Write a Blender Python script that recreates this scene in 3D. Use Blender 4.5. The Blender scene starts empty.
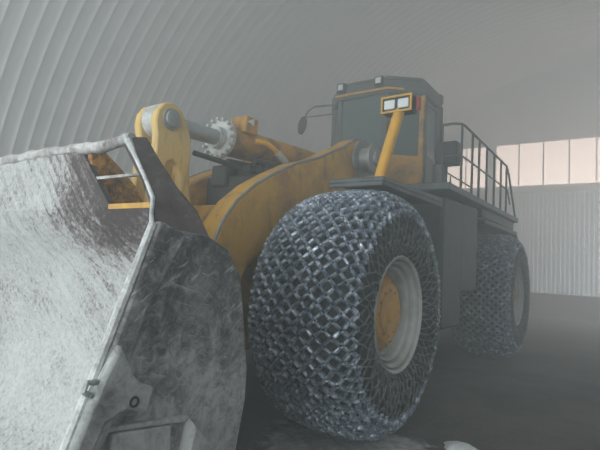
import bpy, bmesh, math, random
from mathutils import Vector, Matrix
random.seed(7)
PI = math.pi
C = bpy.context.scene.collection
SC = bpy.context.scene

# ------------------------------------------------------------------ materials
def mat(name):
    m = bpy.data.materials.new(name); m.use_nodes = True
    nt = m.node_tree; b = nt.nodes['Principled BSDF']
    return m, nt, b

def N(nt, t, **kw):
    n = nt.nodes.new(t)
    for k, v in kw.items():
        if k in n.inputs: n.inputs[k].default_value = v
        else: setattr(n, k, v)
    return n

def coords(nt, scale=(1, 1, 1), rot=(0, 0, 0)):
    tc = N(nt, 'ShaderNodeTexCoord'); mp = N(nt, 'ShaderNodeMapping')
    mp.inputs['Scale'].default_value = scale; mp.inputs['Rotation'].default_value = rot
    nt.links.new(tc.outputs['Object'], mp.inputs['Vector'])
    return mp.outputs['Vector']

def noise(nt, vec, scale, detail=4, rough=.6, dist=0.0):
    n = N(nt, 'ShaderNodeTexNoise'); n.inputs['Scale'].default_value = scale
    n.inputs['Detail'].default_value = detail; n.inputs['Roughness'].default_value = rough
    n.inputs['Distortion'].default_value = dist
    nt.links.new(vec, n.inputs['Vector'])
    return n.outputs['Fac']

def ramp(nt, fac, stops):
    r = N(nt, 'ShaderNodeValToRGB'); e = r.color_ramp.elements
    while len(e) < len(stops): e.new(.5)
    for x, (p, c) in zip(e, stops):
        x.position = p; x.color = (*c, 1) if len(c) == 3 else c
    nt.links.new(fac, r.inputs['Fac'])
    return r.outputs['Color']

def mix(nt, fac, a, b):
    m = N(nt, 'ShaderNodeMix', data_type='RGBA')
    for sock, v in ((m.inputs['Factor'], fac), (m.inputs['A'], a), (m.inputs['B'], b)):
        pass
    ins = [i for i in m.inputs if i.enabled]
    f, A, B = [i for i in m.inputs if i.type == 'VALUE'][0], [i for i in m.inputs if i.type == 'RGBA'][0], [i for i in m.inputs if i.type == 'RGBA'][1]
    for sock, v in ((f, fac), (A, a), (B, b)):
        if hasattr(v, 'is_output'): nt.links.new(v, sock)
        elif isinstance(v, tuple): sock.default_value = (*v, 1)
        else: sock.default_value = v
    return [o for o in m.outputs if o.type == 'RGBA'][0]

def g(v): return (v, v, v)

def bump(nt, b, fac, strength=.3, dist=.02):
    bp = N(nt, 'ShaderNodeBump'); bp.inputs['Strength'].default_value = strength; bp.inputs['Distance'].default_value = dist
    nt.links.new(fac, bp.inputs['Height']); nt.links.new(bp.outputs['Normal'], b.inputs['Normal'])

def plain(name, col, rough=.6, metal=0.0, var=.25, scale=6):
    m, nt, b = mat(name); v = coords(nt)
    f = noise(nt, v, scale, 5)
    c = ramp(nt, f, [(.3, tuple(x * (1 - var) for x in col)), (.7, tuple(min(1, x * (1 + var)) for x in col))])
    nt.links.new(c, b.inputs['Base Color'])
    b.inputs['Roughness'].default_value = rough; b.inputs['Metallic'].default_value = metal
    return m

def yellow(name, base=(.62, .31, .035), grime=(.20, .115, .05), lo=.42, hi=.62):
    m, nt, b = mat(name); v = coords(nt)
    f = noise(nt, v, 1.9, 8, .65, .6)
    c = ramp(nt, f, [(lo, base), (hi, grime)])
    f2 = noise(nt, coords(nt, (1, 1, .25)), 9, 5, .6)
    c = mix(nt, ramp(nt, f2, [(.55, g(0)), (.72, g(.55))]), c, (.12, .085, .06))
    f3 = noise(nt, v, 30, 3)
    c = mix(nt, ramp(nt, f3, [(.5, g(0)), (.8, g(.35))]), c, (.42, .36, .26))
    nt.links.new(c, b.inputs['Base Color']); b.inputs['Roughness'].default_value = .62
    bump(nt, b, f3, .15, .01)
    return m

def frosted(name, dark, frost, amount, streak_rot=(0, 0, 0), streak=(1, 1, 1), rough=.75, fine=14, dark2=None, blotch=1.6):
    """scuffed steel carrying dried mud and frost: broad blotches, long scratches and fine crust"""
    m, nt, b = mat(name)
    v = coords(nt); vs = coords(nt, streak, streak_rot)
    big = noise(nt, v, blotch, 6, .62, .8)
    st = noise(nt, vs, 5.5, 6, .7, .4)
    fn = noise(nt, v, fine, 8, .75, 1.2)
    a1 = N(nt, 'ShaderNodeMath', operation='MULTIPLY_ADD'); nt.links.new(big, a1.inputs[0]); a1.inputs[1].default_value = .9; nt.links.new(st, a1.inputs[2])
    a2 = N(nt, 'ShaderNodeMath', operation='MULTIPLY_ADD'); nt.links.new(fn, a2.inputs[0]); a2.inputs[1].default_value = .75; nt.links.new(a1.outputs[0], a2.inputs[2])
    mid = 1.32 - amount
    r = N(nt, 'ShaderNodeMapRange'); r.inputs['From Min'].default_value = mid - .22; r.inputs['From Max'].default_value = mid + .22
    nt.links.new(a2.outputs[0], r.inputs['Value'])
    dk = mix(nt, ramp(nt, noise(nt, v, 3.3, 4), [(.4, g(0)), (.6, g(1))]), dark, dark2 or tuple(x * .6 for x in dark))
    c = mix(nt, r.outputs['Result'], dk, frost)
    nt.links.new(c, b.inputs['Base Color'])
    b.inputs['Roughness'].default_value = rough
    bump(nt, b, a2.outputs[0], .35, .02)
    return m

M = {}
M['yellow'] = yellow('yellow_paint')
M['yellow_clean'] = yellow('yellow_paint_clean', (.80, .42, .03), (.5, .27, .05), .5, .8)
M['orange'] = yellow('muddy_yellow_paint', (.70, .39, .055), (.36, .18, .055), .42, .68)
M['crank'] = yellow('pale_yellow_paint', (.78, .52, .16), (.62, .46, .22), .45, .7)  # a paler yellow than the arms, for the bell crank
M['rust'] = None
m, nt, b = mat('rusty_yellow'); v = coords(nt)
c = ramp(nt, noise(nt, v, 16, 8, .7, .8), [(.34, (.11, .05, .03)), (.46, (.34, .15, .035)), (.60, (.66, .33, .05))])
c = mix(nt, ramp(nt, noise(nt, coords(nt), 3.2, 3), [(.48, g(0)), (.62, g(.8))]), c, (.05, .032, .032))
nt.links.new(c, b.inputs['Base Color']); b.inputs['Roughness'].default_value = .8; M['rust'] = m

def streaks(nt, rot, scale):
    return coords2(nt, rot, scale)
def coords2(nt, rot, scale):
    tc = N(nt, 'ShaderNodeTexCoord'); a = N(nt, 'ShaderNodeMapping'); b_ = N(nt, 'ShaderNodeMapping')
    a.inputs['Rotation'].default_value = rot; b_.inputs['Scale'].default_value = scale
    nt.links.new(tc.outputs['Object'], a.inputs['Vector']); nt.links.new(a.outputs['Vector'], b_.inputs['Vector'])
    return b_.outputs['Vector']
def math_(nt, op, a, b_=None, c=None):
    n = N(nt, 'ShaderNodeMath', operation=op)
    for i, v in enumerate((a, b_, c)):
        if v is None: continue
        if hasattr(v, 'is_output'): nt.links.new(v, n.inputs[i])
        else: n.inputs[i].default_value = v
    return n.outputs[0]
def maprange(nt, v, a, b_, c, d):
    r = N(nt, 'ShaderNodeMapRange'); nt.links.new(v, r.inputs['Value']); r.interpolation_type = 'SMOOTHSTEP'
    for k, x in (('From Min', a), ('From Max', b_), ('To Min', c), ('To Max', d)): r.inputs[k].default_value = x
    return r.outputs['Result']
# bucket liner: pale rock flour over steel, scraped bare and rusty brown beside the guard opening
m, nt, b = mat('scraped_bucket_liner'); v = coords(nt)
sp_ = N(nt, 'ShaderNodeSeparateXYZ'); nt.links.new(v, sp_.inputs[0])
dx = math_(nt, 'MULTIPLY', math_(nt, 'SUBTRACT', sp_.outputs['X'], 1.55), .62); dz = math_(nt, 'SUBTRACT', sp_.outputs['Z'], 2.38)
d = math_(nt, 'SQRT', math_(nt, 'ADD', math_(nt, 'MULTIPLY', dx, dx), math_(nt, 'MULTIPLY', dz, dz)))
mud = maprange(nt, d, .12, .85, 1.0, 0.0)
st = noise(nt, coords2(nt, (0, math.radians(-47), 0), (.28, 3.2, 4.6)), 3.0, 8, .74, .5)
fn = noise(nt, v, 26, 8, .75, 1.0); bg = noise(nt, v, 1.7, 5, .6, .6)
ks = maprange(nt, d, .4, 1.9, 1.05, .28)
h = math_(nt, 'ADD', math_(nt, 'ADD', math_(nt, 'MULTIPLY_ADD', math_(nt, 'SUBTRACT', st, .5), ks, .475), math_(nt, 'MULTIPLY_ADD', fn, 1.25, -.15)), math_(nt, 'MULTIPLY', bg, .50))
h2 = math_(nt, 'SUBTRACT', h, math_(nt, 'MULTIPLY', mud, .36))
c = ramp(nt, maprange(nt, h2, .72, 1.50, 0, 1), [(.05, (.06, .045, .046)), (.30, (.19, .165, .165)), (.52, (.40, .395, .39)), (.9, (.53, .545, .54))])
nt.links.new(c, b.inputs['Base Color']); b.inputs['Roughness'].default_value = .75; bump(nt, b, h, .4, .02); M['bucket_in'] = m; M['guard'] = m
# bucket side: dark steel with pale scratches in several directions, crusted with frost lower down
m, nt, b = mat('scratched_dark_steel'); v = coords(nt)
sp_ = N(nt, 'ShaderNodeSeparateXYZ'); nt.links.new(v, sp_.inputs[0])
low = maprange(nt, sp_.outputs['Z'], .7, 2.0, 1.0, 0.0)
fn = noise(nt, v, 13, 8, .72, 1.4); bg = noise(nt, v, 2.6, 5, .62, 1.0)
s1 = noise(nt, coords2(nt, (math.radians(-38), 0, 0), (1, .7, 6)), 2.6, 6, .7, 1.2)
s2 = noise(nt, coords2(nt, (math.radians(12), 0, 0), (1, .8, 6)), 2.6, 6, .7, 1.6)
sc_ = math_(nt, 'MAXIMUM', maprange(nt, s1, .58, .66, 0, 1), maprange(nt, s2, .59, .67, 0, .9))
base = math_(nt, 'ADD', math_(nt, 'MULTIPLY', bg, .9), math_(nt, 'ADD', math_(nt, 'MULTIPLY', fn, .8), math_(nt, 'MULTIPLY', low, .26)))
c = ramp(nt, maprange(nt, base, .50, 1.22, 0, 1), [(.1, (.035, .030, .032)), (.45, (.115, .107, .110)), (.75, (.26, .255, .26)), (1.0, (.45, .45, .455))])
c = mix(nt, math_(nt, 'MULTIPLY', sc_, math_(nt, 'ADD', .42, math_(nt, 'MULTIPLY', fn, .8))), c, (.52, .52, .53))
nt.links.new(c, b.inputs['Base Color']); b.inputs['Roughness'].default_value = .62; bump(nt, b, base, .35, .02); M['bucket_side'] = m
M['edge'] = frosted('frost_caked_edge', (.13, .105, .105), (.66, .67, .67), .10, fine=16)
M['bar'] = frosted('frosted_brown_bar', (.16, .125, .12), (.60, .59, .58), .02, fine=18)
M['gusset'] = frosted('bare_brown_steel', (.042, .030, .031), (.24, .225, .225), -.30, fine=9, dark2=(.075, .058, .058))
M['shroud'] = frosted('grey_cast_steel', (.17, .17, .17), (.44, .445, .45), .05, fine=12)
M['rubber'] = plain('dusty_rubber', (.016, .019, .022), .8, 0, .4)
m, nt, b = mat('worn_chain_steel'); v = coords(nt)
c = ramp(nt, noise(nt, v, 11, 5, .7), [(.36, (.085, .105, .14)), (.52, (.25, .30, .37)), (.68, (.80, .86, .95))])
nt.links.new(c, b.inputs['Base Color']); b.inputs['Metallic'].default_value = .5; b.inputs['Roughness'].default_value = .36; M['chain'] = m
M['chain_side'] = plain('dull_chain_steel', (.13, .14, .145), .5, .4, .8, 14)
M['rim'] = plain('grey_rim_paint', (.46, .48, .46), .6, 0, .2, 5)
M['hub'] = yellow('yellow_hub_paint', (.66, .34, .05), (.40, .25, .11), .45, .7)
M['dark'] = plain('dark_grey_paint', (.036, .040, .042), .6)
M['cabgrey'] = plain('charcoal_cab_paint', (.075, .08, .082), .55)
M['deck'] = plain('worn_deck_steel', (.10, .115, .12), .55, .3)
M['blackish'] = plain('black_parts', (.02, .021, .022), .6)
M['steel'] = plain('dull_steel', (.30, .31, .31), .5, .4)
M['chrome'] = plain('grey_cylinder_rod', (.42, .45, .47), .45, .3, .1)
M['gland'] = plain('pale_frosted_steel', (.55, .56, .55), .6, .1, .3, 12)
M['red'] = plain('tail_red', (.35, .05, .05), .4)
M['white'] = plain('white_paint', (.75, .76, .76), .6)
M['rail'] = plain('dark_rail_paint', (.075, .082, .085), .5)
m, nt, b = mat('tinted_glass'); b.inputs['Base Color'].default_value = (.10, .155, .155, 1); b.inputs['Roughness'].default_value = .12
b.inputs['Transmission Weight'].default_value = .25; b.inputs['IOR'].default_value = 1.4; M['glass'] = m
m, nt, b = mat('lamp_glass'); b.inputs['Base Color'].default_value = (.78, .82, .84, 1); b.inputs['Roughness'].default_value = .22; M['lens'] = m

m, nt, b = mat('galvanised_arch_panel'); v = coords(nt, (1, 1, .3))
c = ramp(nt, noise(nt, v, 2.2, 5, .6), [(.3, (.68, .69, .69)), (.7, (.76, .77, .77))])
nt.links.new(c, b.inputs['Base Color']); b.inputs['Roughness'].default_value = .55; b.inputs['Metallic'].default_value = .1; M['arch'] = m
m, nt, b = mat('white_profiled_sheet'); v = coords(nt, (1, 1, .15))
c = ramp(nt, noise(nt, v, 3, 4, .6), [(.3, (.60, .63, .66)), (.7, (.74, .77, .80))])
nt.links.new(c, b.inputs['Base Color']); b.inputs['Roughness'].default_value = .5; M['sheet'] = m
M['plinth'] = plain('dirty_concrete', (.11, .095, .085), .9, 0, .25, 2)
M['trim'] = plain('pale_girt_paint', (.62, .62, .61), .6, 0, .1)
M['frame'] = plain('window_frame_paint', (.80, .77, .73), .6, 0, .1)
m, nt, b = mat('daylit_window_pane'); b.inputs['Base Color'].default_value = (.7, .68, .66, 1)
b.inputs['Emission Color'].default_value = (1.0, .90, .79, 1); b.inputs['Emission Strength'].default_value = 2.9; M['pane'] = m
m, nt, b = mat('packed_dirt_floor'); v = coords(nt)
f = noise(nt, v, .9, 8, .65, .5); f2 = noise(nt, v, 14, 6, .7)
c = ramp(nt, f, [(.35, (.055, .052, .048)), (.6, (.10, .092, .082))])
c = mix(nt, ramp(nt, f2, [(.55, g(0)), (.75, g(.35))]), c, (.22, .21, .20))
nt.links.new(c, b.inputs['Base Color']); b.inputs['Roughness'].default_value = .9; bump(nt, b, f2, .6, .03); M['floor'] = m
# a pale frost stain on the dirt before the front tyre
sp_ = N(nt, 'ShaderNodeSeparateXYZ'); nt.links.new(v, sp_.inputs[0])
def m1(op, a, b_): 
    n = N(nt, 'ShaderNodeMath', operation=op)
    for i, q in enumerate((a, b_)):
        if hasattr(q, 'is_output'): nt.links.new(q, n.inputs[i])
        else: n.inputs[i].default_value = q
    return n.outputs[0]
ux = m1('DIVIDE', m1('SUBTRACT', sp_.outputs['X'], -2.3), 1.15); uy = m1('DIVIDE', m1('SUBTRACT', sp_.outputs['Y'], 4.35), .95)
dd = m1('SQRT', m1('ADD', m1('MULTIPLY', ux, ux), m1('MULTIPLY', uy, uy)), 0)
dd = m1('ADD', dd, m1('MULTIPLY', m1('SUBTRACT', noise(nt, v, 3.0, 7, .7, .6), .5), 1.5))
mk = ramp(nt, dd, [(.72, g(1)), (.95, g(0))])
fr_c = ramp(nt, noise(nt, v, 9, 7, .75), [(.35, (.22, .22, .215)), (.65, (.52, .53, .52))])
nt.links.new(mix(nt, mk, c, fr_c), b.inputs['Base Color'])
m, nt, b = mat('dirty_snow'); v = coords(nt)
c = ramp(nt, noise(nt, v, 5, 8, .7, .5), [(.35, (.20, .20, .20)), (.55, (.42, .43, .43)), (.7, (.66, .68, .69))])
nt.links.new(c, b.inputs['Base Color']); b.inputs['Roughness'].default_value = .8; bump(nt, b, noise(nt, v, 20, 6, .7), .6, .03); M['snow'] = m
m, nt, b = mat('white_snow'); v = coords(nt)
c = ramp(nt, noise(nt, v, 8, 6, .7), [(.3, (.55, .57, .58)), (.6, (.82, .84, .85))])
nt.links.new(c, b.inputs['Base Color']); b.inputs['Roughness'].default_value = .7; bump(nt, b, noise(nt, v, 25, 6, .7), .5, .02); M['ice'] = m

# ------------------------------------------------------------------ mesh builder
class MB:
    def __init__(s): s.v = []; s.f = []
    def add(s, vs, fs):
        k = len(s.v); s.v += [tuple(p) for p in vs]; s.f += [tuple(i + k for i in f) for f in fs]; return s
    def box(s, x0, x1, y0, y1, z0, z1, mtx=None):
        vs = [Vector((x, y, z)) for x in (x0, x1) for y in (y0, y1) for z in (z0, z1)]
        if mtx: vs = [mtx @ p for p in vs]
        return s.add(vs, [(0, 1, 3, 2), (4, 6, 7, 5), (0, 4, 5, 1), (2, 3, 7, 6), (0, 2, 6, 4), (1, 5, 7, 3)])
    def prism(s, poly, a0, a1, axis='X'):
        """poly: 2D points; axis X -> (Y,Z), Y -> (X,Z), Z -> (X,Y)"""
        def P(p, a): return {'X': (a, p[0], p[1]), 'Y': (p[0], a, p[1]), 'Z': (p[0], p[1], a)}[axis]
        n = len(poly)
        vs = [P(p, a0) for p in poly] + [P(p, a1) for p in poly]
        return s.add(vs, [tuple(range(n - 1, -1, -1)), tuple(range(n, 2 * n))] + [(i, (i + 1) % n, n + (i + 1) % n, n + i) for i in range(n)])
    def hull(s, a, b):
        n = len(a)
        return s.add(list(a) + list(b), [tuple(range(n - 1, -1, -1)), tuple(range(n, 2 * n))] + [(i, (i + 1) % n, n + (i + 1) % n, n + i) for i in range(n)])
    def tube(s, pts, r, n=10, caps=True):
        pts = [Vector(p) for p in pts]; rs = r if isinstance(r, (list, tuple)) else [r] * len(pts)
        k = len(s.v); up = None
        for i, p in enumerate(pts):
            t = (pts[min(i + 1, len(pts) - 1)] - pts[max(i - 1, 0)]).normalized()
            if up is None: up = t.orthogonal().normalized()
            up = (up - t * up.dot(t)).normalized(); sd = t.cross(up)
            for q in range(n):
                a = 2 * PI * q / n; s.v.append(tuple(p + (up * math.cos(a) + sd * math.sin(a)) * rs[i]))
        for i in range(len(pts) - 1):
            for q in range(n):
                s.f.append((k + i * n + q, k + i * n + (q + 1) % n, k + (i + 1) * n + (q + 1) % n, k + (i + 1) * n + q))
        if caps:
            s.f.append(tuple(k + q for q in range(n - 1, -1, -1))); s.f.append(tuple(k + (len(pts) - 1) * n + q for q in range(n)))
        return s
    def lathe(s, prof, c=(0, 0, 0), n=48, closed=False, axis='X'):
        """prof: (x along the axis, radius)"""
        k = len(s.v); m_ = len(prof)
        for x, r in prof:
            for q in range(n):
                a = 2 * PI * q / n; u, w = r * math.cos(a), r * math.sin(a)
                if axis == 'X': s.v.append((c[0] + x, c[1] + u, c[2] + w))
                else: s.v.append((c[0] + u, c[1] + x, c[2] + w))
        for i in range(m_ - (0 if closed else 1)):
            j = (i + 1) % m_
            for q in range(n):
                s.f.append((k + i * n + q, k + j * n + q, k + j * n + (q + 1) % n, k + i * n + (q + 1) % n))
        if not closed:
            for i in (0, m_ - 1):
                if prof[i][1] > 1e-6: s.f.append(tuple(k + i * n + q for q in range(n)))
        return s
    def build(s, name, material, parent=None, origin=(0, 0, 0), bevel=0, smooth=40, segs=2):
        bm = bmesh.new(); o3 = Vector(origin)
        vs = [bm.verts.new(Vector(p) - o3) for p in s.v]
        for f in s.f:
            try: bm.faces.new([vs[i] for i in f])
            except ValueError: pass
        bmesh.ops.recalc_face_normals(bm, faces=bm.faces)
        for f in bm.faces: f.smooth = True
        for e in bm.edges:
            if len(e.link_faces) == 2 and e.calc_face_angle(0) > math.radians(smooth): e.smooth = False
        me = bpy.data.meshes.new(name); bm.to_mesh(me); bm.free()
        o = bpy.data.objects.new(name, me); C.objects.link(o); me.materials.append(M[material] if isinstance(material, str) else material)
        if parent is not None:
            o.parent = parent
        else: o.location = o3
        if bevel:
            bv = o.modifiers.new('bevel', 'BEVEL'); bv.width = bevel; bv.segments = segs; bv.limit_method = 'ANGLE'; bv.angle_limit = math.radians(35)
        return o

def tag(o, label=None, cat=None, group=None, kind=None):
    for k, v in (('label', label), ('category', cat), ('group', group), ('kind', kind)):
        if v: o[k] = v
    return o

def empty(name, loc, parent=None):
    o = bpy.data.objects.new(name, None); C.objects.link(o); o.location = loc; o.empty_display_size = .3
    if parent is not None: o.parent = parent
    return o

# ------------------------------------------------------------------ camera
CAMZ = 1.95
yw, pt, rl = map(math.radians, (35.4, 4.4, 3.1))
fw = Vector((-math.sin(yw) * math.cos(pt), math.cos(yw) * math.cos(pt), math.sin(pt)))
R0 = Vector((math.cos(yw), math.sin(yw), 0)); U0 = R0.cross(fw)
Rr = R0 * math.cos(rl) + U0 * math.sin(rl); Ur = -R0 * math.sin(rl) + U0 * math.cos(rl)
cam = bpy.data.cameras.new('camera'); co = bpy.data.objects.new('camera', cam); C.objects.link(co)
mw = Matrix((Rr, Ur, -fw)).transposed().to_4x4(); mw.translation = (0, 0, CAMZ); co.matrix_world = mw
cam.sensor_width = 36; cam.lens = 36 * 470 / 600; cam.clip_start = .05; cam.clip_end = 200
SC.camera = co

# ------------------------------------------------------------------ the hangar
HX, HR, Y0, Y1 = -2.0, 12.0, -9.0, 25.0
PITCH = .36; FZ = .05
GA, GB, GZ = 15.0, 24.4, 6.2          # unseen side gate, added in the right wall for light on the end wall
def arch_strip(name, t0, t1, n, label, cat, gate=False):
    prof = [(0, 0), (.022, .032), (.034, .035), (.046, .032), (.08, .006), (.18, -.008), (.28, -.008)]   # (along Y, inwards)
    ys = []; k = 0; y = Y0
    while y < Y1:
        for a, d in prof: ys.append((min(y + a, Y1), d))
        y += PITCH
    ys.append((Y1, 0)); mb = MB()
    for i in range(n + 1):
        th = math.radians(t0 + (t1 - t0) * i / n)
        for y, d in ys: mb.v.append((HX + (HR - d) * math.cos(th), y, (HR - d) * math.sin(th)))
    w = len(ys)
    for i in range(n):
        for j in range(w - 1):
            v_ = mb.v[i * w + j]
            if gate and GA < v_[1] < GB and v_[2] < GZ: continue
            mb.f.append((i * w + j, i * w + j + 1, (i + 1) * w + j + 1, (i + 1) * w + j))
    o = mb.build(name, 'arch', smooth=60)
    return tag(o, label, cat, kind='structure')
arch_strip('wall_left', 180, 115, 40, 'curved grey ribbed arch wall on the left behind the bucket', 'wall')
arch_strip('ceiling', 115, 65, 30, 'curved grey ribbed arch roof overhead', 'ceiling')
arch_strip('wall_right', 65, 0, 36, 'curved grey ribbed arch wall on the right', 'wall', True)
fl = MB().box(HX - HR - .2, HX + HR + .2, Y0 - .2, Y1 + .3, -.3, FZ).build('floor', 'floor'); tag(fl, 'dark packed dirt floor of the hangar', 'floor', kind='structure')

# end wall of profiled sheet with a band of windows
WZ0, WZ1 = 6.2, 8.4
panes = []
x = -5.70
for k in range(7): panes.append((x + .03, x + 1.06)); x += 1.09
xr = x + .35
for k in range(3): panes.append((xr + .03, xr + 1.06)); xr += 1.09
xl = -5.70 - .4
for k in range(3): panes.append((xl - 1.06, xl - .03)); xl -= 1.09
panes.sort()
mb = MB(); step = .19
def arcz(x): return math.sqrt(max(0, (HR - .02) ** 2 - (x - HX) ** 2))
xs = []; x = HX - HR + .05
while x < HX + HR - .05:
    xs += [(x, 0), (x + .10, 0), (x + .115, -.018), (x + .175, -.018)]; x += step
cuts = [(panes[0][0] - .03, panes[-1][1] + .03)]
for (xa, da), (xb, db) in zip(xs[:-1], xs[1:]):
    za, zb = arcz(xa), arcz(xb); inw = cuts[0][0] < (xa + xb) / 2 < cuts[0][1]
    spans = [(0, 0, WZ0, WZ0), (WZ1, WZ1, za, zb)] if inw else [(0, 0, za, zb)]
    for p0, q0, p1, q1 in spans:
        if min(p1 - p0, q1 - q0) <= .01: continue
        mb.add([(xa, Y1 + da, p0), (xb, Y1 + db, q0), (xb, Y1 + db, q1), (xa, Y1 + da, p1)], [(0, 1, 2, 3)])
tag(mb.build('wall_back', 'sheet', smooth=20), 'pale profiled sheet end wall below and above the window band', 'wall', kind='structure')
# a narrow ledge behind each opening so the wall has thickness, plus the girt below and the rail above
tr = MB().box(cuts[0][0] - .2, cuts[0][1] + .2, Y1 - .16, Y1 + .1, WZ0 - .30, WZ0 - .02).build('trim_1', 'trim', bevel=.02); tag(tr, 'pale horizontal girt under the window band', 'trim', kind='structure')
tr = MB().box(cuts[0][0] - .2, cuts[0][1] + .2, Y1 - .08, Y1 + .1, WZ1 + .02, WZ1 + .16).build('trim_2', 'trim', bevel=.02); tag(tr, 'pale horizontal rail above the window band', 'trim', kind='structure')
pl = MB().box(HX - HR + .1, HX + HR - .1, Y1 - .35, Y1 - .05, 0, 1.08).build('baseboard_back', 'plinth', bevel=.03); tag(pl, 'dark concrete plinth along the foot of the end wall', 'plinth', kind='structure')
for i, (a, b_) in enumerate(panes):
    mb = MB(); t = .05
    mb.box(a - .03, a, Y1 - .03, Y1 + .06, WZ0, WZ1).box(b_, b_ + .03, Y1 - .03, Y1 + .06, WZ0, WZ1)
    mb.box(a, b_, Y1 - .03, Y1 + .06, WZ0, WZ0 + .05).box(a, b_, Y1 - .03, Y1 + .06, WZ1 - .05, WZ1)
    w = mb.build('window_%d' % (i + 1), 'frame', origin=(a, Y1, WZ0)); tag(w, 'tall glowing window pane of the end wall band', 'window', 'end wall windows', 'structure')
    MB().box(a, b_, Y1 - .01, Y1 + .02, WZ0 + .05, WZ1 - .05).build('pane', 'pane', w, origin=(a, Y1, WZ0))
for i, (a, b_) in enumerate(((panes[2][1] + .03, panes[3][0] - .03), (panes[9][1] + .03, panes[10][0] - .03))):
    tag(MB().box(a, b_, Y1 - .12, Y1 + .1, WZ0, WZ1).build('trim_%d' % (i + 3), 'trim'), 'broad pale pillar between groups of end wall windows', 'trim', 'window pillars', 'structure')
# front wall with the open gateway the daylight comes through (behind the camera)
DX0, DX1, DZ = -11.5, 3.0, 7.0
mb = MB(); n = 60
for k in range(n):
    xa, xb = HX - HR + .02 + (2 * HR - .04) * k / n, HX - HR + .02 + (2 * HR - .04) * (k + 1) / n
    mid = (xa + xb) / 2; lo = DZ if DX0 < mid < DX1 else 0
    za, zb = arcz(xa), arcz(xb)
    if min(za, zb) <= lo: continue
    mb.add([(xa, Y0, lo), (xb, Y0, lo), (xb, Y0, zb), (xa, Y0, za)], [(0, 1, 2, 3)])
tag(mb.build('wall_front', 'sheet'), 'sheet wall with the open gateway behind the viewer', 'wall', kind='structure')

# ------------------------------------------------------------------ the wheel loader
LX = -4.33
AF, AR = 4.93, 11.45
O = Vector((LX, 7.9, 0))
root = empty('wheel_loader', O)
tag(root, 'huge yellow articulated wheel loader with chained tyres and a frost covered bucket', 'wheel loader')
def part(mb, name, m, parent=None, bevel=0, smooth=40, label=None, segs=2):
    o = mb.build(name, m, parent or root, origin=O, bevel=bevel, smooth=smooth, segs=segs)
    if label: o['label'] = label
    return o
def mir(x): return 2 * LX - x

# ---- wheels
TR = 1.335
half = [(.0, TR), (.18, TR - .004), (.34, TR - .022), (.45, TR - .06), (.53, TR - .125), (.585, TR - .22), (.615, TR - .34), (.615, TR - .48), (.585, TR - .60), (.535, TR - .68), (.50, TR - .71)]
tyre_prof = [(-x, r) for x, r in half[::-1]] + half[1:]
tyre_prof = tyre_prof + [(.42, TR - .73), (-.42, TR - .73)]
# arc length along the outer half profile
acc = [0]
for a, b_ in zip(half[:-1], half[1:]): acc.append(acc[-1] + math.hypot(b_[0] - a[0], b_[1] - a[1]))
def surf(s_, lift):
    sg = 1 if s_ >= 0 else -1; s2 = min(abs(s_), acc[-1] - 1e-6)
    for i in range(len(acc) - 1):
        if acc[i] <= s2 <= acc[i + 1]: break
    def pt(q):
        q = max(0, min(q, acc[-1]))
        for k in range(len(acc) - 1):
            if acc[k] <= q <= acc[k + 1]:
                t = (q - acc[k]) / (acc[k + 1] - acc[k]); return (half[k][0] + t * (half[k + 1][0] - half[k][0]), half[k][1] + t * (half[k + 1][1] - half[k][1]))
    p = pt(s2); a = pt(s2 - .03); b_ = pt(s2 + .03)
    tx, tr = b_[0] - a[0], b_[1] - a[1]; l = math.hypot(tx, tr); nx, nr = -tr / l, tx / l
    return sg * (p[0] + nx * lift), p[1] + nr * lift, sg * nx, nr
def node(th, s_, lift=.0):
    x, r, nx, nr = surf(s_, lift)
    return Vector((x, r * math.cos(th), r * math.sin(th))), Vector((nx, nr * math.cos(th), nr * math.sin(th)))
def link(mb, p, q, n, w, h, trim=.10):
    d = q - p; t = d.normalized(); n = (n - t * n.dot(t)).normalized(); sd = t.cross(n)
    k = len(mb.v); prof = [(-1, 0), (-.72, .8), (0, 1.0), (.72, .8), (1, 0), (.6, -.6), (-.6, -.6)]
    st = ((trim, .55), (trim + .12, 1.0), (1 - trim - .12, 1.0), (1 - trim, .55))
    for a, sc in st:
        c = p + d * a
        for u, v_ in prof: mb.v.append(tuple(c + sd * (u * w * sc) + n * (v_ * h * (sc if v_ > 0 else 1))))
    m_ = len(prof)
    for i in range(3):
        for j in range(m_): mb.f.append((k + i * m_ + j, k + i * m_ + (j + 1) % m_, k + (i + 1) * m_ + (j + 1) % m_, k + (i + 1) * m_ + j))
    mb.f.append(tuple(k + j for j in range(m_))); mb.f.append(tuple(k + 3 * m_ + j for j in range(m_ - 1, -1, -1)))
def ring(mb, c, n, r0, r1, h):
    u = n.orthogonal().normalized(); w = n.cross(u); k = len(mb.v); q = 7
    for rr, hh in ((r0, -.2), (r1, -.2), (r1, .7), ((r0 + r1) / 2, 1.0), (r0, .7)):
        for j in range(q):
            a = 2 * PI * j / q; mb.v.append(tuple(c + (u * math.cos(a) + w * math.sin(a)) * rr + n * (hh * h)))
    for i in range(1, 4):
        for j in range(q): mb.f.append((k + i * q + j, k + i * q + (j + 1) % q, k + (i + 1) * q + (j + 1) % q, k + (i + 1) * q + j))
    for j in range(q): mb.f.append((k + 4 * q + j, k + 4 * q + (j + 1) % q, k + (j + 1) % q, k + j))
NC, HP = 54, .078
ROWS = 9
chain = MB(); jit = random.Random(3)
def th_of(i): return 2 * PI * i / (2 * NC)
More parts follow.
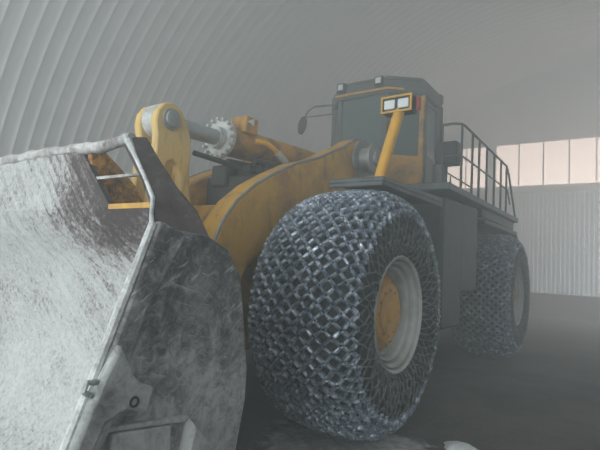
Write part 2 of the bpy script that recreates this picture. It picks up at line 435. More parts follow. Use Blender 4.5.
for j in range(-ROWS, ROWS + 1):
    for i in range(2 * NC):
        if (i + j) % 2: continue
        p, n = node(th_of(i), j * HP, .012)
        p = p + Vector((jit.uniform(-.006, .006), jit.uniform(-.006, .006), jit.uniform(-.006, .006)))
        ring(chain, p, n, .012, .031, .022)
        if j < ROWS:
            for di in (1, -1):
                q, n2 = node(th_of(i + di), (j + 1) * HP, .014)
                link(chain, p, q, (n + n2).normalized(), .0230 + jit.uniform(-.002, .002), .042 + jit.uniform(-.004, .006), .13)
# finer side chains hanging from the shoulder towards the rim
side = MB()
S0 = ROWS * HP
jj = {}
def jnode(sg, i, j):
    k = (sg, i % (2 * NC), j)
    if k not in jj: jj[k] = (jit.uniform(-.026, .026), jit.uniform(-.035, .035) if 0 < j < 5 else 0, jit.uniform(.010, .024))
    a_, s_, l_ = jj[k]
    return node(th_of(i) + a_, sg * (S0 + j * .095 + s_), l_)
for sg in (1, -1):
    for j in range(0, 5):
        for i in range(2 * NC):
            if (i + j) % 2 == 0: continue
            for di in (1, -1):
                p, n = jnode(sg, i, j); q, n2 = jnode(sg, i + di, j + 1)
                link(side, p, q, n, .0075, .013, .02)
    pts = [node(2 * PI * k / 96, sg * (S0 + 5 * .095), .016)[0] for k in range(97)]
    side.tube(pts, .012, 6, False)
def wheel(name, side_sign, y, label):
    we = empty(name, Vector((LX + side_sign * 1.68, y, TR + .045 + FZ)) - O, root)
    we['label'] = label
    if side_sign < 0: we.rotation_euler = (0, 0, PI)
    return we
wheels = []
for sgn, y, lab in ((1, AF, 'front wheel wrapped in a mesh of tyre chains, nearest the viewer'), (1, AR, 'rear wheel in tyre chains, half lost in haze'),
                    (-1, AF, 'front wheel on the far side'), (-1, AR, 'rear wheel on the far side')):
    wheels.append(wheel('wheel', sgn, y, lab))
w0 = wheels[0]
ty = MB().lathe(tyre_prof, n=96, closed=True).build('tyre', 'rubber', w0)
rim_prof = [(.22, .20), (.22, .44), (.36, .45), (.385, .462), (.30, .468), (.31, .485), (.43, .492), (.46, .518), (.36, .524), (.37, .542), (.49, .55), (.53, .578), (.42, .584), (.44, .60), (.55, .606), (.575, .63), (.55, .65), (.50, .65), (.42, .60), (.0, .56), (-.45, .60), (-.53, .64), (-.53, .60), (-.40, .55), (-.3, .40), (-.3, .2)]
rm = MB().lathe(rim_prof, n=72).build('rim', 'rim', w0, smooth=25)
hub = MB().lathe([(.20, .44), (.325, .435), (.345, .415), (.36, .37), (.40, .345), (.425, .32), (.43, .24), (.445, .23), (.45, .12), (.465, .10), (.465, .0)], n=48)
for k in range(24):
    a = 2 * PI * k / 24; hub.lathe([(.34, .016), (.372, .016), (.38, .010)], (0, .395 * math.cos(a), .395 * math.sin(a)), 6)
for k in range(12):
    a = 2 * PI * k / 12; hub.lathe([(.41, .014), (.448, .014), (.452, .008)], (0, .252 * math.cos(a), .252 * math.sin(a)), 6)
hb = hub.build('hub', 'hub', w0, smooth=30); hb['label'] = 'yellow wheel hub'
cm = chain.build('tyre_chain', 'chain', w0, smooth=50); cm['label'] = 'dark steel tread chain of interlocked links'
sm = side.build('side_chain', 'chain_side', w0, smooth=50); sm['label'] = 'thin hanging side chain over the sidewall'
for w in wheels[1:]:
    for o in (ty, rm, hb, cm, sm):
        c = o.copy(); C.objects.link(c); c.parent = w

# ---- bucket
BX1 = -2.0; BX0 = mir(BX1)
back = [(.55, .06), (1.45, .06), (1.80, .12), (2.08, .34), (2.24, .66), (2.32, 1.06), (2.32, 1.25), (2.25, 1.62), (2.20, 1.84), (2.10, 1.99), (2.00, 2.14), (1.955, 2.255)]
inner = [(p[0] - .07 * q[0], p[1] + .07 * q[1]) for p, q in zip(back, [(0, 1), (0, 1), (.3, .9), (.8, .6), (1, .3), (1, 0), (1, 0), (1, -.2), (1, -.3), (1.2, -.3), (1.2, 0), (1.0, 0)])]
sec = back + inner[::-1]; shell = MB(); n_ = len(sec)
for x in (BX0 + .05, BX0 + .40, BX1 - .40, BX1 - .05):        # the rear wall tucks in at its top corners under the end gussets
    for y, z in sec:
        edge_ = x in (BX0 + .05, BX1 - .05)
        shell.v.append((x, y, min(z, 2.03 + (y - 1.9) * .2) if edge_ else z))
for k in range(3):
    for i in range(n_): shell.f.append((k * n_ + i, k * n_ + (i + 1) % n_, (k + 1) * n_ + (i + 1) % n_, (k + 1) * n_ + i))
shell.f += [tuple(range(n_ - 1, -1, -1)), tuple(range(3 * n_, 4 * n_))]
bk = part(shell, 'bucket', 'bucket_in', smooth=60)
bk['label'] = 'wide frost covered bucket in the foreground'
side_poly = [(.62, .06), (1.45, .06), (1.80, .12), (2.08, .34), (2.24, .66), (2.32, 1.06), (2.32, 1.25), (2.25, 1.62), (2.20, 1.84), (2.09, 1.99), (1.90, 2.07), (1.53, 2.09), (1.18, 1.08)]
def bpart(*a, **k): return part(*a, parent=bk, **k)
for xa, xb in ((BX1 - .05, BX1), (BX0, BX0 + .05)):
    bpart(MB().prism(side_poly, xa, xb), 'side_plate', 'bucket_side', bevel=.008)
for sgn in (1, -1):
    def X(x): return x if sgn > 0 else mir(x)
    # thick cutting strip along the leading edge, frost caked on its lip
    strip = [(.60, .06), (.80, .06), (1.36, 1.16), (1.42, 1.40), (1.50, 1.66), (1.72, 2.06), (1.53, 2.12), (1.165, 1.08)]
    bpart(MB().prism(strip, X(-2.02), X(-1.955)), 'side_cutter', 'bucket_side', bevel=.02)
    lip = MB()
    pts = [(.60, .06), (.86, .42), (1.0, .72), (1.16, 1.08), (1.28, 1.42), (1.40, 1.76), (1.52, 2.10)]
    lip.tube([(X(-1.99), y - .008, z) for y, z in pts], [.024, .026, .022, .027, .023, .026, .022], 8)
    bpart(lip, 'leading_lip', 'edge', label='pale frosted front lip of the bucket side')
    # corner shroud wrapped over the edge
    sh = [(1.33, 1.53), (1.385, 1.44), (1.40, 1.385), (1.45, 1.335), (1.53, 1.30), (1.50, 1.18), (1.39, 1.225), (1.28, 1.18), (1.20, 1.00), (1.08, .90), (1.13, 1.08), (1.19, 1.24), (1.255, 1.40)]
    o = bpart(MB().prism(sh, X(-1.96), X(-1.90)), 'corner_shroud', 'shroud', bevel=.018, label='star shaped cast shroud on the bucket side edge')
    bo = MB().lathe([(-.012, .0), (-.012, .026), (.004, .026), (.004, .018), (-.006, .016), (-.006, 0)], (X(-1.90) + .004 * sgn, 1.415, 1.255), 14)
    bpart(bo, 'shroud_bolt', 'blackish')
    lug = MB().tube([(X(-1.93), 1.235, 1.37), (X(-1.93), 1.19, 1.375), (X(-1.93), 1.175, 1.34), (X(-1.93), 1.21, 1.315)], .014, 8)
    bpart(lug, 'lifting_lug', 'shroud')
    bpart(MB().prism([(1.36, 1.11), (1.70, 1.065), (1.715, .80), (1.32, .82)], X(-2.0), X(-1.955)), 'wear_plate', 'shroud', bevel=.012)
    bpart(MB().prism([(1.175, 1.16), (1.82, 1.085), (1.80, 1.055), (1.36, 1.115), (1.16, 1.12)], X(-2.0), X(-1.96)), 'wear_bar', 'shroud', bevel=.008)
    wd = MB().hull([(X(-2.0), 1.83, 1.09), (X(-2.0), 2.06, .83), (X(-2.0), 2.06, .6), (X(-2.0), 1.72, .6)], [(X(-1.90), 1.82, 1.04), (X(-1.93), 2.03, .83), (X(-1.93), 2.03, .62), (X(-1.93), 1.74, .62)])
    bpart(wd, 'wear_wedge', 'shroud', bevel=.01, label='pale wedge shaped wear block low on the bucket side')
    # spill guard end gusset leaning in from the side plate to the top bar
    a = [(X(-2.0), 1.535, 2.06), (X(-2.0), 1.95, 2.03), (X(-2.17), 1.97, 2.23), (X(-2.37), 1.975, 2.38), (X(-2.57), 1.98, 2.57), (X(-2.73), 1.965, 2.755), (X(-2.85), 1.885, 2.745), (X(-2.54), 1.85, 2.44), (X(-2.40), 1.82, 2.295)]
    b_ = [(x - .055 * sgn, y, z - .035) for x, y, z in a]
    bpart(MB().hull(a, b_), 'end_gusset', 'gusset', bevel=.018, label='thick dark sloping end plate of the spill guard')
    fe = MB().tube([(X(-2.02), 1.53, 2.07), (X(-2.22), 1.67, 2.18), (X(-2.41), 1.815, 2.29), (X(-2.55), 1.845, 2.435), (X(-2.70), 1.865, 2.59), (X(-2.845), 1.885, 2.74)], [.015, .012, .014, .013, .016, .03], 8)
    bpart(fe, 'gusset_edge', 'edge', label='frost caked front edge of the spill guard end plate')
# spill guard plate with an opening at each end
GY0, GY1 = 1.885, 1.935
L = -3.42; Lb = -2.96; Rt = -2.83; Rb = -2.42
gp = MB()
gp.prism([(L, 2.71), (Lb, 2.25), (mir(Lb), 2.25), (mir(L), 2.71)], GY0 + .001, GY1, 'Y')
bpart(gp, 'spill_guard', 'guard', label='dark streaked spill guard plate with an opening at its end')
bar = MB(); rb = random.Random(5)
pts = []; n = 40
for k in range(n + 1):
    x = -2.80 + (mir(-2.80) + 2.80) * k / n
    sag = -.02 * math.sin(PI * min(1, (k / n) * 4)) if k < 10 else 0
    pts.append((x, 1.90 + rb.uniform(-.006, .006), 2.725 + sag + rb.uniform(-.006, .006)))
bar.tube(pts, [.043 + rb.uniform(-.006, .006) for _ in pts], 9)
bpart(bar, 'top_bar', 'bar', label='frosted round bar along the top of the bucket')
for f in (lambda x: x, mir):
    br = MB().box(*sorted((f(-3.20), f(-2.56))), 1.895, 1.925, 2.462, 2.482)
    bpart(br, 'crossbar', 'bar', label='thin pale bar across the opening')
    st = MB().box(*sorted((f(-2.98), f(-2.40))), 1.88, 1.95, 2.24, 2.275)
    bpart(st, 'opening_sill', 'orange', label='rubbed yellow sill along the bottom of the opening')
    # hinge ears on the back of the bucket
    ear = [(1.90, 2.70), (2.02, 2.70), (2.16, 2.60), (2.30, 2.49), (2.38, 2.38), (2.42, 2.26), (2.55, 2.0), (2.75, 1.6), (2.95, .9), (2.85, .55), (2.5, .45), (2.24, .66), (2.33, 1.1), (2.2, 1.85), (1.95, 2.2)]
    for xa in (-3.34, -3.92):
        bpart(MB().prism(ear, f(xa), f(xa + .05)), 'hinge_ear', 'rust', bevel=.008, label='rusty yellow plate behind the bucket')
for xa in (-4.05, -4.66):
    bpart(MB().prism([(1.95, 2.2), (2.2, 2.3), (2.55, 2.1), (2.75, 1.8), (2.5, 1.5), (2.3, 1.3), (2.2, 1.85)], xa, xa + .05), 'link_ear', 'rust', bevel=.008)
bpart(MB().prism([(.05, .055), (1.1, .055), (1.1, .09), (.62, .12)], BX0, BX1), 'cutting_edge', 'shroud', bevel=.01)
for k in range(8):
    xc = BX0 + .25 + k * (BX1 - BX0 - .5) / 7
    t = MB().hull([(xc - .12, .45, .055), (xc + .12, .45, .055), (xc + .12, .45, .16), (xc - .12, .45, .16)], [(xc - .07, -.18, .055), (xc + .07, -.18, .055), (xc + .07, -.18, .09), (xc - .07, -.18, .09)])
    bpart(t, 'tooth', 'shroud', bevel=.01)

# ---- lift arms
arm = [(6.75, 3.30), (6.80, 3.62), (6.62, 3.90), (6.30, 3.88), (5.95, 3.68), (5.24, 3.35), (4.75, 3.18), (4.38, 3.00), (4.02, 2.80), (3.72, 2.57), (3.52, 2.32), (3.40, 2.06), (3.20, 1.70), (2.95, 1.25), (2.72, .95), (2.70, .68), (2.92, .56), (3.10, .70), (3.35, 1.05), (3.70, 1.42), (3.95, 1.85), (4.30, 2.15), (4.9, 2.45), (5.6, 2.70), (6.2, 3.0)]
for xa, xb in ((-3.80, -3.48), (mir(-3.48), mir(-3.80))):
    ao = part(MB().prism(arm, xa, xb), 'lift_arm', 'orange', bevel=.03)
    top = MB()
    for x in ((xb if xb > LX else xa) - (.015 if xb > LX else -.015),):
        top.tube([(x, y, z + .003) for y, z in arm[2:14]], .019, 6)
    part(top, 'arm_flange', 'steel', ao)
part(MB().tube([(mir(-3.5), 3.95, 2.15), (-3.5, 3.95, 2.15)], .30, 24), 'cross_tube', 'yellow')
part(MB().prism([(3.35, 1.75), (3.9, 1.72), (4.55, 2.2), (4.5, 2.65), (3.85, 2.55), (3.5, 2.2)], -4.95, -3.75), 'cross_plate', 'yellow', bevel=.04)
for f in (lambda x: x, mir):
    piv = MB()
    piv.lathe([(0, .25), (.05, .26), (.07, .24), (.07, .14), (.12, .13), (.12, 0)], (0, 0, 0), 32)
    piv = MB(); xs_ = f(-3.48); sg = 1 if xs_ > LX else -1
    piv.lathe([(-.4 * sg, .12), (0, .12), (0, .30), (.05 * sg, .30), (.06 * sg, .27), (.06 * sg, .19), (.22 * sg, .18), (.22 * sg, .24), (.26 * sg, .24), (.26 * sg, .12), (.3 * sg, .11), (.3 * sg, 0)], (xs_, 6.45, 3.58), 32)
    part(piv, 'arm_pivot_pin', 'steel')
    # hoist cylinder
    hc = MB().tube([(f(-3.62), 6.2, 1.5), (f(-3.62), 5.1, 1.85)], .13, 18)
    h_ = part(hc, 'hoist_cylinder', 'yellow')
    part(MB().tube([(f(-3.62), 5.15, 1.83), (f(-3.62), 4.35, 2.18)], .07, 14), 'cylinder_rod', 'chrome', h_)

# ---- bell crank and tilt cylinder
ck = [(3.034, 3.194), (3.005, 3.33), (3.025, 3.45), (3.1, 3.55), (3.21, 3.58), (3.33, 3.53), (3.41, 3.43), (3.48, 3.27), (3.509, 3.109), (3.505, 2.875), (3.544, 2.594), (3.66, 2.35), (3.95, 2.15), (4.0, 1.95), (3.8, 1.85), (3.55, 2.05), (3.42, 2.35), (3.394, 2.594), (3.374, 2.819), (3.332, 2.922), (3.259, 2.959), (3.192, 2.922), (3.159, 2.819), (3.18, 2.5), (3.26, 2.1), (3.28, 1.75), (3.1, 1.55), (2.95, 1.6), (2.94, 1.95), (2.99, 2.35), (3.017, 2.688), (3.039, 2.969)]
cb = MB()
for xa in (-4.14, -4.42): cb.prism(ck, xa, xa + .10)
co_ = part(cb, 'bell_crank', 'crank', bevel=.02)
for xa, sg in ((-4.04, 1), (-4.42, -1)):
    part(MB().lathe([(0, .118), (.02 * sg, .115), (.025 * sg, .092), (.05 * sg, .088), (.06 * sg, .06), (.06 * sg, 0)], (xa, 3.20, 3.39), 28), 'pin_boss', 'steel', co_, smooth=30)
part(MB().tube([(-4.41, 3.20, 3.39), (-4.06, 3.20, 3.39)], .09, 18), 'crank_pin', 'steel', co_)
part(MB().box(-4.34, -4.14, 3.42, 3.56, 2.2, 2.62), 'crank_web', 'crank', co_, bevel=.03)
part(MB().tube([(-4.33, 3.15, 1.7), (-4.33, 2.6, 1.85)], .13, 14), 'bucket_link', 'yellow')
tb = MB(); p0, p1 = Vector((-4.33, 4.26, 3.465)), Vector((-4.33, 6.6, 3.56))
tb.tube([p0, p1], .20, 28)
tc_ = part(tb, 'tilt_cylinder', 'yellow')
part(MB().tube([(-4.23, 3.28, 3.40), (-4.33, 4.4, 3.47)], .10, 20), 'cylinder_rod', 'chrome', tc_)
part(MB().lathe([(-.09, .10), (-.09, .175), (-.075, .185), (.075, .185), (.09, .175), (.09, .10)], (-4.23, 3.20, 3.39), 28), 'rod_eye', 'gland', tc_)
gl = MB(); gl.lathe([(-.12, .11), (-.12, .14), (-.02, .145), (-.02, .255), (.03, .255), (.03, .1)], (-4.33, 4.22, 3.465), 32, axis='Y')
for k in range(16):
    a = 2 * PI * k / 16; gl.lathe([(-.05, .020), (-.0, .027), (.03, .027)], (-4.33 + .245 * math.cos(a), 4.19, 3.465 + .245 * math.sin(a)), 8, axis='Y')
part(gl, 'cylinder_gland', 'gland', tc_, label='pale frosted gland ring with a circle of bolts')
vb = MB().box(-4.36, -4.08, 4.42, 4.66, 3.58, 3.80)
part(vb, 'valve_block', 'yellow', bevel=.02)
part(MB().prism([(4.44, 3.72), (4.55, 3.78), (4.56, 3.68)], -4.08, -4.06), 'valve_plate', 'white', bevel=.004)
part(MB().tube([(-4.08, 4.62, 3.50), (-4.0, 4.75, 3.50), (-3.97, 4.88, 3.45), (-3.97, 4.98, 3.40)], .035, 10), 'hose_elbow', 'yellow_clean')
part(MB().tube([(-3.97, 4.96, 3.41), (-3.96, 5.14, 3.32)], .05, 12), 'hose_fitting', 'gland')
for i, (x, dz) in enumerate(((-4.02, .0), (-4.12, -.10), (-4.50, .02), (-3.92, -.14))):
    part(MB().tube([(x, 4.55, 3.22 + dz), (x, 5.0, 3.25 + dz), (x + .03, 5.5, 3.16 + dz), (x, 6.1, 2.95 + dz)], .05, 10), 'hydraulic_hose', 'blackish')
part(MB().tube([(-4.10, 3.60, 3.12), (-4.10, 4.40, 3.10)], .032, 10), 'hydraulic_pipe', 'dark')
# dark clutter between the arms: valve bank on the front frame
vbk = MB().box(-4.95, -3.85, 4.55, 5.6, 2.55, 3.05).box(-4.8, -3.95, 4.75, 5.5, 3.05, 3.26).box(-4.75, -4.45, 4.5, 4.7, 2.9, 3.2)
part(vbk, 'valve_bank', 'blackish', bevel=.03)

# ---- front frame, axle, fenders, lamps
part(MB().prism([(3.7, .9), (6.9, .8), (7.3, 1.2), (7.3, 2.4), (6.95, 3.7), (6.5, 3.95), (6.1, 3.7), (5.7, 2.7), (4.6, 2.4), (3.7, 1.6)], -5.00, -4.80).prism([(3.7, .9), (6.9, .8), (7.3, 1.2), (7.3, 2.4), (6.95, 3.7), (6.5, 3.95), (6.1, 3.7), (5.7, 2.7), (4.6, 2.4), (3.7, 1.6)], -3.86, -3.66).box(-4.8, -3.86, 4.2, 7.0, 1.0, 2.5), 'front_frame', 'orange', bevel=.03)
ax = MB().tube([(-6.2, AF, 1.43), (-2.46, AF, 1.43)], .30, 20).lathe([(-.5, .3), (-.3, .5), (.3, .5), (.5, .3)], (LX, AF, 1.43), 24)
part(ax, 'front_axle', 'dark')
ax = MB().tube([(-6.2, AR, 1.43), (-2.46, AR, 1.43)], .30, 20).lathe([(-.5, .3), (-.3, .5), (.3, .5), (.5, .3)], (LX, AR, 1.43), 24)
part(ax, 'rear_axle', 'dark')
for f, lab in ((lambda x: x, 'dark front fender carrying the headlight post'), (mir, None)):
    sg = 1 if f(0) > LX else -1
    fd = MB().prism([(4.74, 2.89), (4.74, 2.95), (6.75, 2.98), (6.75, 2.90)], f(-2.98), f(-2.26))
    fd.box(*sorted((f(-2.30), f(-2.26))), 4.74, 6.75, 2.84, 2.90).box(*sorted((f(-2.98), f(-2.26))), 4.74, 4.78, 2.84, 2.90)
    fdo = part(fd, 'front_fender', 'deck', bevel=.015, label=lab)
    b0, t0 = Vector((f(-2.45), 5.0, 2.95)), Vector((f(-2.30), 5.20, 3.86))
    po = part(MB().tube([b0, b0 + (t0 - b0) * .9, t0], .066, 16).box(b0.x - .12, b0.x + .12, b0.y - .12, b0.y + .12, 2.95, 2.98), 'headlight_post', 'yellow_clean')
    # housing facing forwards (towards -Y), turned a little outwards
    hm = Matrix.Translation((t0.x - .02 * sg, t0.y - .02, 3.89)) @ Matrix.Scale(.82, 4)
    hs = MB().box(-.235, .235, -.06, .16, -.11, .13, hm); part(hs, 'headlight_housing', 'blackish', po, bevel=.012)
    rimb = MB()
    for a in ((-.24, .24, -.085, -.055, -.115, -.09), (-.24, .24, -.085, -.055, .11, .135), (-.24, -.215, -.085, -.055, -.09, .11), (.215, .24, -.085, -.055, -.09, .11)): rimb.box(*a, hm)
    part(rimb, 'headlight_frame', 'yellow_clean', po)
    for k in (-.107, .107):
        part(MB().box(k - .085, k + .085, -.082, -.05, -.062, .078, hm), 'headlight_lens', 'lens', po, bevel=.012)
    part(MB().box(.25, .31, .05, .12, -.08, .12, hm) if sg > 0 else MB().box(-.31, -.25, .05, .12, -.08, .12, hm), 'marker_light', 'red', po, bevel=.012)

# ---- articulation and rear frame
part(MB().tube([(LX, 7.2, .9), (LX, 7.2, 2.6)], .28, 20), 'articulation_pin', 'dark')
rf = MB().box(-5.1, -3.56, 7.3, 14.2, .95, 2.6)
part(rf, 'rear_frame', 'dark', bevel=.05)
dk = MB().box(-6.4, -2.26, 7.0, 9.4, 3.16, 3.27).box(-6.4, -5.3, 9.4, 12.3, 3.16, 3.27).box(-3.36, -2.26, 9.4, 12.3, 3.16, 3.27)
part(dk, 'walkway_deck', 'deck', bevel=.012)
for f in (lambda x: x, mir):
    part(MB().box(*sorted((f(-2.95), f(-2.38))), 7.15, 8.2, 1.0, 3.1), 'fuel_tank', 'dark', bevel=.06)
    part(MB().box(*sorted((f(-3.3), f(-2.42))), 8.25, 9.3, 1.55, 3.15), 'side_cabinet', 'dark', bevel=.05)
    part(MB().prism([(9.3, 2.95), (12.35, 2.95), (12.9, 2.4), (12.8, 2.36), (12.3, 2.85), (9.3, 2.85)], f(-3.2), f(-2.3)), 'rear_fender', 'dark', bevel=.02)
    part(MB().box(*sorted((f(-3.1), f(-2.36))), 9.3, 12.3, 2.98, 3.16), 'deck_skirt', 'dark', bevel=.02)
    part(MB().box(*sorted((f(-3.3), f(-2.7))), 9.2, 12.6, 2.86, 3.05), 'fender_bracket', 'dark', bevel=.02)
hd = MB().prism([(-5.25, 2.55), (-5.25, 3.55), (-5.05, 3.78), (-3.61, 3.78), (-3.41, 3.55), (-3.41, 2.55)], 9.45, 13.9, 'Y')
ho = part(hd, 'engine_hood', 'orange', bevel=.05)
part(MB().box(-3.41, -3.385, 10.2, 12.6, 2.75, 3.4), 'vent_grille', 'blackish', ho, bevel=.01)
part(MB().tube([(-4.9, 11.0, 3.7), (-4.9, 11.0, 4.3)], .11, 16), 'exhaust_stack', 'dark', ho)
part(MB().box(-5.9, -2.76, 13.6, 14.9, .9, 2.75), 'counterweight', 'orange', bevel=.12)

# ---- handrail on the left walkway
hr = MB().tube([(-2.62, 7.72, 4.38), (-2.45, 7.70, 4.38), (-2.31, 7.76, 4.37), (-2.30, 7.9, 4.37), (-2.30, 9.4, 4.34), (-2.30, 11.1, 4.32), (-2.30, 11.35, 4.15), (-2.30, 12.15, 3.22)], .024, 8)
ro = part(hr, 'handrail', 'rail', label='dark tubular handrail along the rear walkway')
part(MB().tube([(-2.62, 7.72, 3.83), (-2.32, 7.70, 3.83), (-2.30, 7.9, 3.83), (-2.30, 11.2, 3.80), (-2.30, 11.5, 3.5)], .018, 8), 'mid_rail', 'rail', ro)
for y in (7.72, 8.35, 8.80, 9.35, 9.95, 10.55, 11.08):
    part(MB().tube([(-2.30, y, 3.27), (-2.30, y, 4.35)], .022, 8), 'rail_post', 'rail', ro)
part(MB().tube([(-2.62, 7.71, 3.27), (-2.62, 7.71, 4.38)], .018, 8), 'rail_post', 'rail', ro)
# inner rail along the hood
ir = MB().tube([(-3.30, 9.5, 3.27), (-3.30, 9.5, 4.05), (-3.30, 12.0, 4.02), (-3.30, 12.2, 3.27)], .02, 8)
iro = part(ir, 'hood_rail', 'rail')
for y in (10.3, 11.1): part(MB().tube([(-3.30, y, 3.27), (-3.30, y, 4.04)], .018, 8), 'rail_post', 'rail', iro)
part(MB().box(-2.80, -2.42, 7.86, 8.14, 3.74, 4.14), 'junction_box', 'blackish', bevel=.03, label='black box mounted inside the handrail beside the cab')
part(MB().tube([(-2.75, 8.0, 3.27), (-2.75, 8.0, 3.76)], .13, 16), 'box_pedestal', 'deck')

# ---- cab
CZ0, CZ1 = 3.27, 5.42
def cabring(z, inset=0.0, fy=0.0):
    l, r = -3.2 - inset, mir(-3.2) + inset
    r += .20
    fl_, fr_ = -3.78 - inset * .5, -4.84 + inset * .5
    return [(l, 9.25 - inset, z), (l, 8.38 + inset * .3, z), (fl_, 7.92 + inset + fy, z), (fr_, 7.92 + inset + fy, z), (r, 8.38 + inset * .3, z), (r, 9.25 - inset, z)]
cbm = MB().hull(cabring(CZ0, .03), cabring(3.62, .03))
cab = part(cbm, 'cab', 'cabgrey', bevel=.03, label='tall charcoal cab with tinted windscreen and yellow trim')
# pillars at the six corners
b_r, t_r = cabring(3.60, .06), cabring(5.22, .06)
for i, (p, q) in enumerate(zip(b_r, t_r)):
    w = .10 if i in (0, 5) else .05
    part(MB().hull([(p[0] - w, p[1] - w, p[2]), (p[0] + w, p[1] - w, p[2]), (p[0] + w, p[1] + w, p[2]), (p[0] - w, p[1] + w, p[2])], [(q[0] - w, q[1] - w, q[2]), (q[0] + w, q[1] - w, q[2]), (q[0] + w, q[1] + w, q[2]), (q[0] - w, q[1] + w, q[2])]), 'cab_pillar', 'yellow' if i == 1 else 'cabgrey', cab, bevel=.015)
def panel(p, q, z0, z1, t, name, m, inset_z=0):
    p, q = Vector(p), Vector(q); d = (q - p).normalized(); n = Vector((d.y, -d.x, 0)) * t
    a = [Vector((p.x, p.y, z0)), Vector((q.x, q.y, z0)), Vector((q.x, q.y, z1)), Vector((p.x, p.y, z1))]
    return part(MB().hull([x - n for x in a], [x + n for x in a]), name, m, cab)
panel(b_r[2][:2] + (0,), b_r[3][:2] + (0,), 3.60, 5.20, .012, 'windscreen', 'glass')
panel(b_r[1][:2] + (0,), b_r[2][:2] + (0,), 3.60, 5.20, .012, 'corner_window', 'glass')
panel(b_r[3][:2] + (0,), b_r[4][:2] + (0,), 3.60, 5.20, .012, 'corner_window', 'glass')
panel(b_r[4][:2] + (0,), b_r[5][:2] + (0,), 3.60, 5.20, .012, 'side_window', 'glass')
panel((-3.3, 9.16, 0), (mir(-3.3), 9.16, 0), 3.60, 5.20, .02, 'rear_panel', 'cabgrey')
# door on the left side: yellow lower panel and frame, tinted glass above
dr = MB().box(-3.225, -3.165, 8.42, 9.02, 3.34, 4.06).box(-3.225, -3.165, 8.95, 9.02, 4.06, 5.10).box(-3.225, -3.165, 8.42, 8.47, 4.06, 5.10).box(-3.225, -3.165, 8.47, 8.95, 5.04, 5.10)
do_ = part(dr, 'cab_door', 'cabgrey', cab, bevel=.01)
part(MB().box(-3.205, -3.19, 8.47, 8.95, 4.06, 5.04), 'door_glass', 'glass', cab)
part(MB().box(-3.30, -3.16, 9.03, 9.28, 3.27, 5.25), 'rear_pillar', 'cabgrey', cab, bevel=.03)
# front lower corner sheet in yellow
a, b2 = Vector(b_r[1]), Vector(b_r[2])
panel((a.x + .05, a.y - .06, 0), (b2.x + .05, b2.y - .06, 0), 3.30, 4.02, .02, 'corner_sheet', 'yellow')
# roof
def rr(z, gx): 
    r = cabring(z, -gx); return r
part(MB().hull(rr(5.20, .02), rr(5.46, .03)), 'roof_skirt', 'cabgrey', cab, bevel=.03)
part(MB().hull(rr(5.46, .0), [(x * .97 + LX * .03, y * .97 + 8.6 * .03, z) for x, y, z in rr(5.58, -.04)]), 'cab_roof', 'cabgrey', cab, bevel=.05)
st = MB(); q = rr(5.24, .06)
st.tube([(q[3][0], q[3][1], 5.275), (q[2][0], q[2][1], 5.275), (q[2][0] + (q[1][0] - q[2][0]) * .4, q[2][1] + (q[1][1] - q[2][1]) * .4, 5.275)], .022, 8)
part(st, 'roof_stripe', 'yellow_clean', cab, label='thin yellow stripe under the front edge of the roof')
for x in (-4.74, -3.92):
    lo = part(MB().box(x - .085, x + .085, 7.80, 7.95, 5.345, 5.515), 'roof_light', 'blackish', cab, bevel=.012)
for x in (-4.74, -3.92):
    part(MB().box(x - .055, x + .055, 7.785, 7.81, 5.375, 5.485), 'roof_light_lens', 'lens', cab, bevel=.008)
part(MB().box(-3.32, -3.16, 9.12, 9.3, 5.30, 5.48), 'beacon_mount', 'cabgrey', cab, bevel=.02)
# seat and wheel inside
part(MB().box(-4.6, -4.06, 8.55, 9.0, 3.62, 4.1).box(-4.58, -4.08, 8.92, 9.08, 4.1, 4.85), 'operator_seat', 'blackish', cab, bevel=.06)
part(MB().tube([(LX, 8.15, 3.6), (LX, 8.3, 4.15)], .04, 8).lathe([(0, .19), (.02, .21), (0.04, .19)], (LX, 8.3, 4.16), 20), 'steering_column', 'blackish', cab)
# mirror on its bracket
mx = mir(-3.6)
mr = part(MB().tube([(-4.98, 7.98, 5.17), (-5.45, 7.95, 5.19), (-5.60, 7.95, 5.12), (-5.68, 7.95, 4.98)], .018, 8).tube([(-5.02, 7.98, 4.98), (-5.62, 7.95, 4.99)], .014, 8), 'mirror_bracket', 'rail', cab)
mh = MB(); n = 20
fr = [(-5.72 + .10 * math.cos(2 * PI * k / n) + .03 * math.sin(2 * PI * k / n), 7.90, 4.82 + .19 * math.sin(2 * PI * k / n)) for k in range(n)]
mh.hull(fr, [(x, y + .07, z) for x, y, z in fr])
part(mh, 'mirror', 'blackish', cab, bevel=.02)

# ------------------------------------------------------------------ snow on the floor
def mound(name, m, cx, cy, rx, ry, h, seed, n=26, rings=6):
    r = random.Random(seed); mb = MB(); mb.v.append((cx, cy, h))
    ph = [r.uniform(0, 6.28) for _ in range(4)]
    for i in range(1, rings + 1):
        t = i / rings
        for k in range(n):
            a = 2 * PI * k / n; w = 1 + .22 * math.sin(2 * a + ph[0]) + .14 * math.sin(3 * a + ph[1]) + .10 * math.sin(5 * a + ph[2])
            z = FZ + (h - FZ) * (1 - t ** 2.6) * (1 + r.uniform(-.18, .18)) if i < rings else FZ - .01
            mb.v.append((cx + rx * t * w * math.cos(a), cy + ry * t * w * math.sin(a), z))
    for k in range(n): mb.f.append((0, 1 + k, 1 + (k + 1) % n))
    for i in range(rings - 1):
        for k in range(n): mb.f.append((1 + i * n + k, 1 + (i + 1) * n + k, 1 + (i + 1) * n + (k + 1) % n, 1 + i * n + (k + 1) % n))
    return mb.build(name, m, origin=(cx, cy, 0), smooth=35)
ch = mound('snow_chunk', 'ice', -1.46, 5.26, .24, .17, FZ + .06, 9, 14, 4)
tag(ch, 'small white snow chunk lying on the floor right of the front tyre', 'snow')

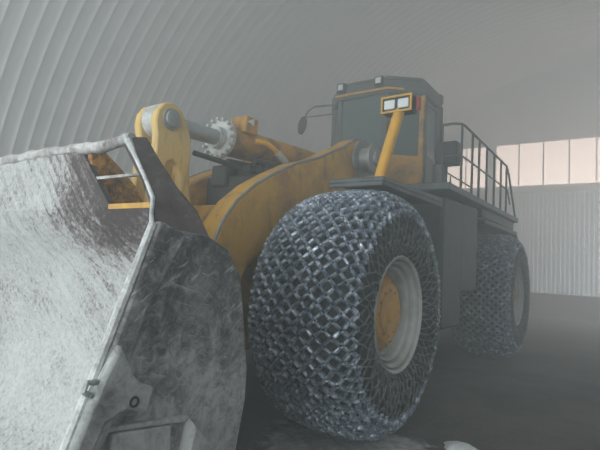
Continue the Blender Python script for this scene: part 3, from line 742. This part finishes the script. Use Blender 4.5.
# ------------------------------------------------------------------ haze filling the hall
HZ = (.019, .076, .034)
m = bpy.data.materials.new('cold_haze'); m.use_nodes = True; nt = m.node_tree
nt.nodes.remove(nt.nodes['Principled BSDF']); vs = nt.nodes.new('ShaderNodeVolumeScatter')
vs.inputs['Color'].default_value = (.92, .98, .985, 1); vs.inputs['Anisotropy'].default_value = 0.0
tc = nt.nodes.new('ShaderNodeTexCoord'); sp = nt.nodes.new('ShaderNodeSeparateXYZ'); nt.links.new(tc.outputs['Object'], sp.inputs[0])
def mr(sock, a, b_, c, d):
    r = nt.nodes.new('ShaderNodeMapRange'); r.interpolation_type = 'SMOOTHSTEP'; nt.links.new(sock, r.inputs['Value'])
    for k, v in (('From Min', a), ('From Max', b_), ('To Min', c), ('To Max', d)): r.inputs[k].default_value = v
    return r.outputs['Result']
ad = nt.nodes.new('ShaderNodeMath'); nt.links.new(mr(sp.outputs['Z'], .5, 7.0, HZ[0], HZ[1]), ad.inputs[0]); nt.links.new(mr(sp.outputs['Y'], 4.0, 11.0, 0, HZ[2]), ad.inputs[1])
nt.links.new(ad.outputs[0], vs.inputs['Density'])      # thicker under the roof and towards the end wall
nt.links.new(vs.outputs[0], nt.nodes['Material Output'].inputs['Volume']); M['haze'] = m
hz = MB(); n = 40
prof = [(HX + (HR - .12) * math.cos(PI * k / n), max(.02, (HR - .12) * math.sin(PI * k / n))) for k in range(n + 1)]
hz.prism(prof, Y0 + .3, Y1 - .4, 'Y')
tag(hz.build('haze', 'haze'), 'cold grey haze hanging through the whole hangar', 'haze', kind='stuff')

# ------------------------------------------------------------------ light: overcast daylight through the gateway, the window band, plus an added side lamp
def area(name, loc, rot, sx, sy, power, col):
    l = bpy.data.lights.new(name, 'AREA'); l.shape = 'RECTANGLE'; l.size = sx; l.size_y = sy; l.energy = power; l.color = col
    o = bpy.data.objects.new(name, l); C.objects.link(o); o.location = loc; o.rotation_euler = rot
    return o
area('gateway_daylight', ((DX0 + DX1) / 2, Y0 - .1, DZ / 2 + .05), (math.radians(90), 0, 0), DX1 - DX0, DZ, 1900, (.91, 1.0, .985))
sg_ = area('end_wall_fill_light', (HX + HR - .2, (GA + GB) / 2 - 1.5, 3.9), (math.radians(92), 0, math.radians(52)), 8.0, 5.0, 1200, (.91, 1.0, .985)); sg_.data.spread = math.radians(105)  # added lamp out of view, angled and narrowed towards the end wall
w = bpy.data.worlds.new('sky'); SC.world = w; w.use_nodes = True
w.node_tree.nodes['Background'].inputs['Color'].default_value = (.75, .85, 1, 1); w.node_tree.nodes['Background'].inputs['Strength'].default_value = .8

vs_ = SC.view_settings; vs_.view_transform = 'Standard'; vs_.look = 'None'; vs_.gamma = 1; vs_.exposure = 0; vs_.use_curve_mapping = False
SC.cycles.volume_step_rate = .3; SC.cycles.volume_bounces = 2; SC.cycles.max_bounces = 8; SC.cycles.diffuse_bounces = 4
SC.cycles.use_denoising = True
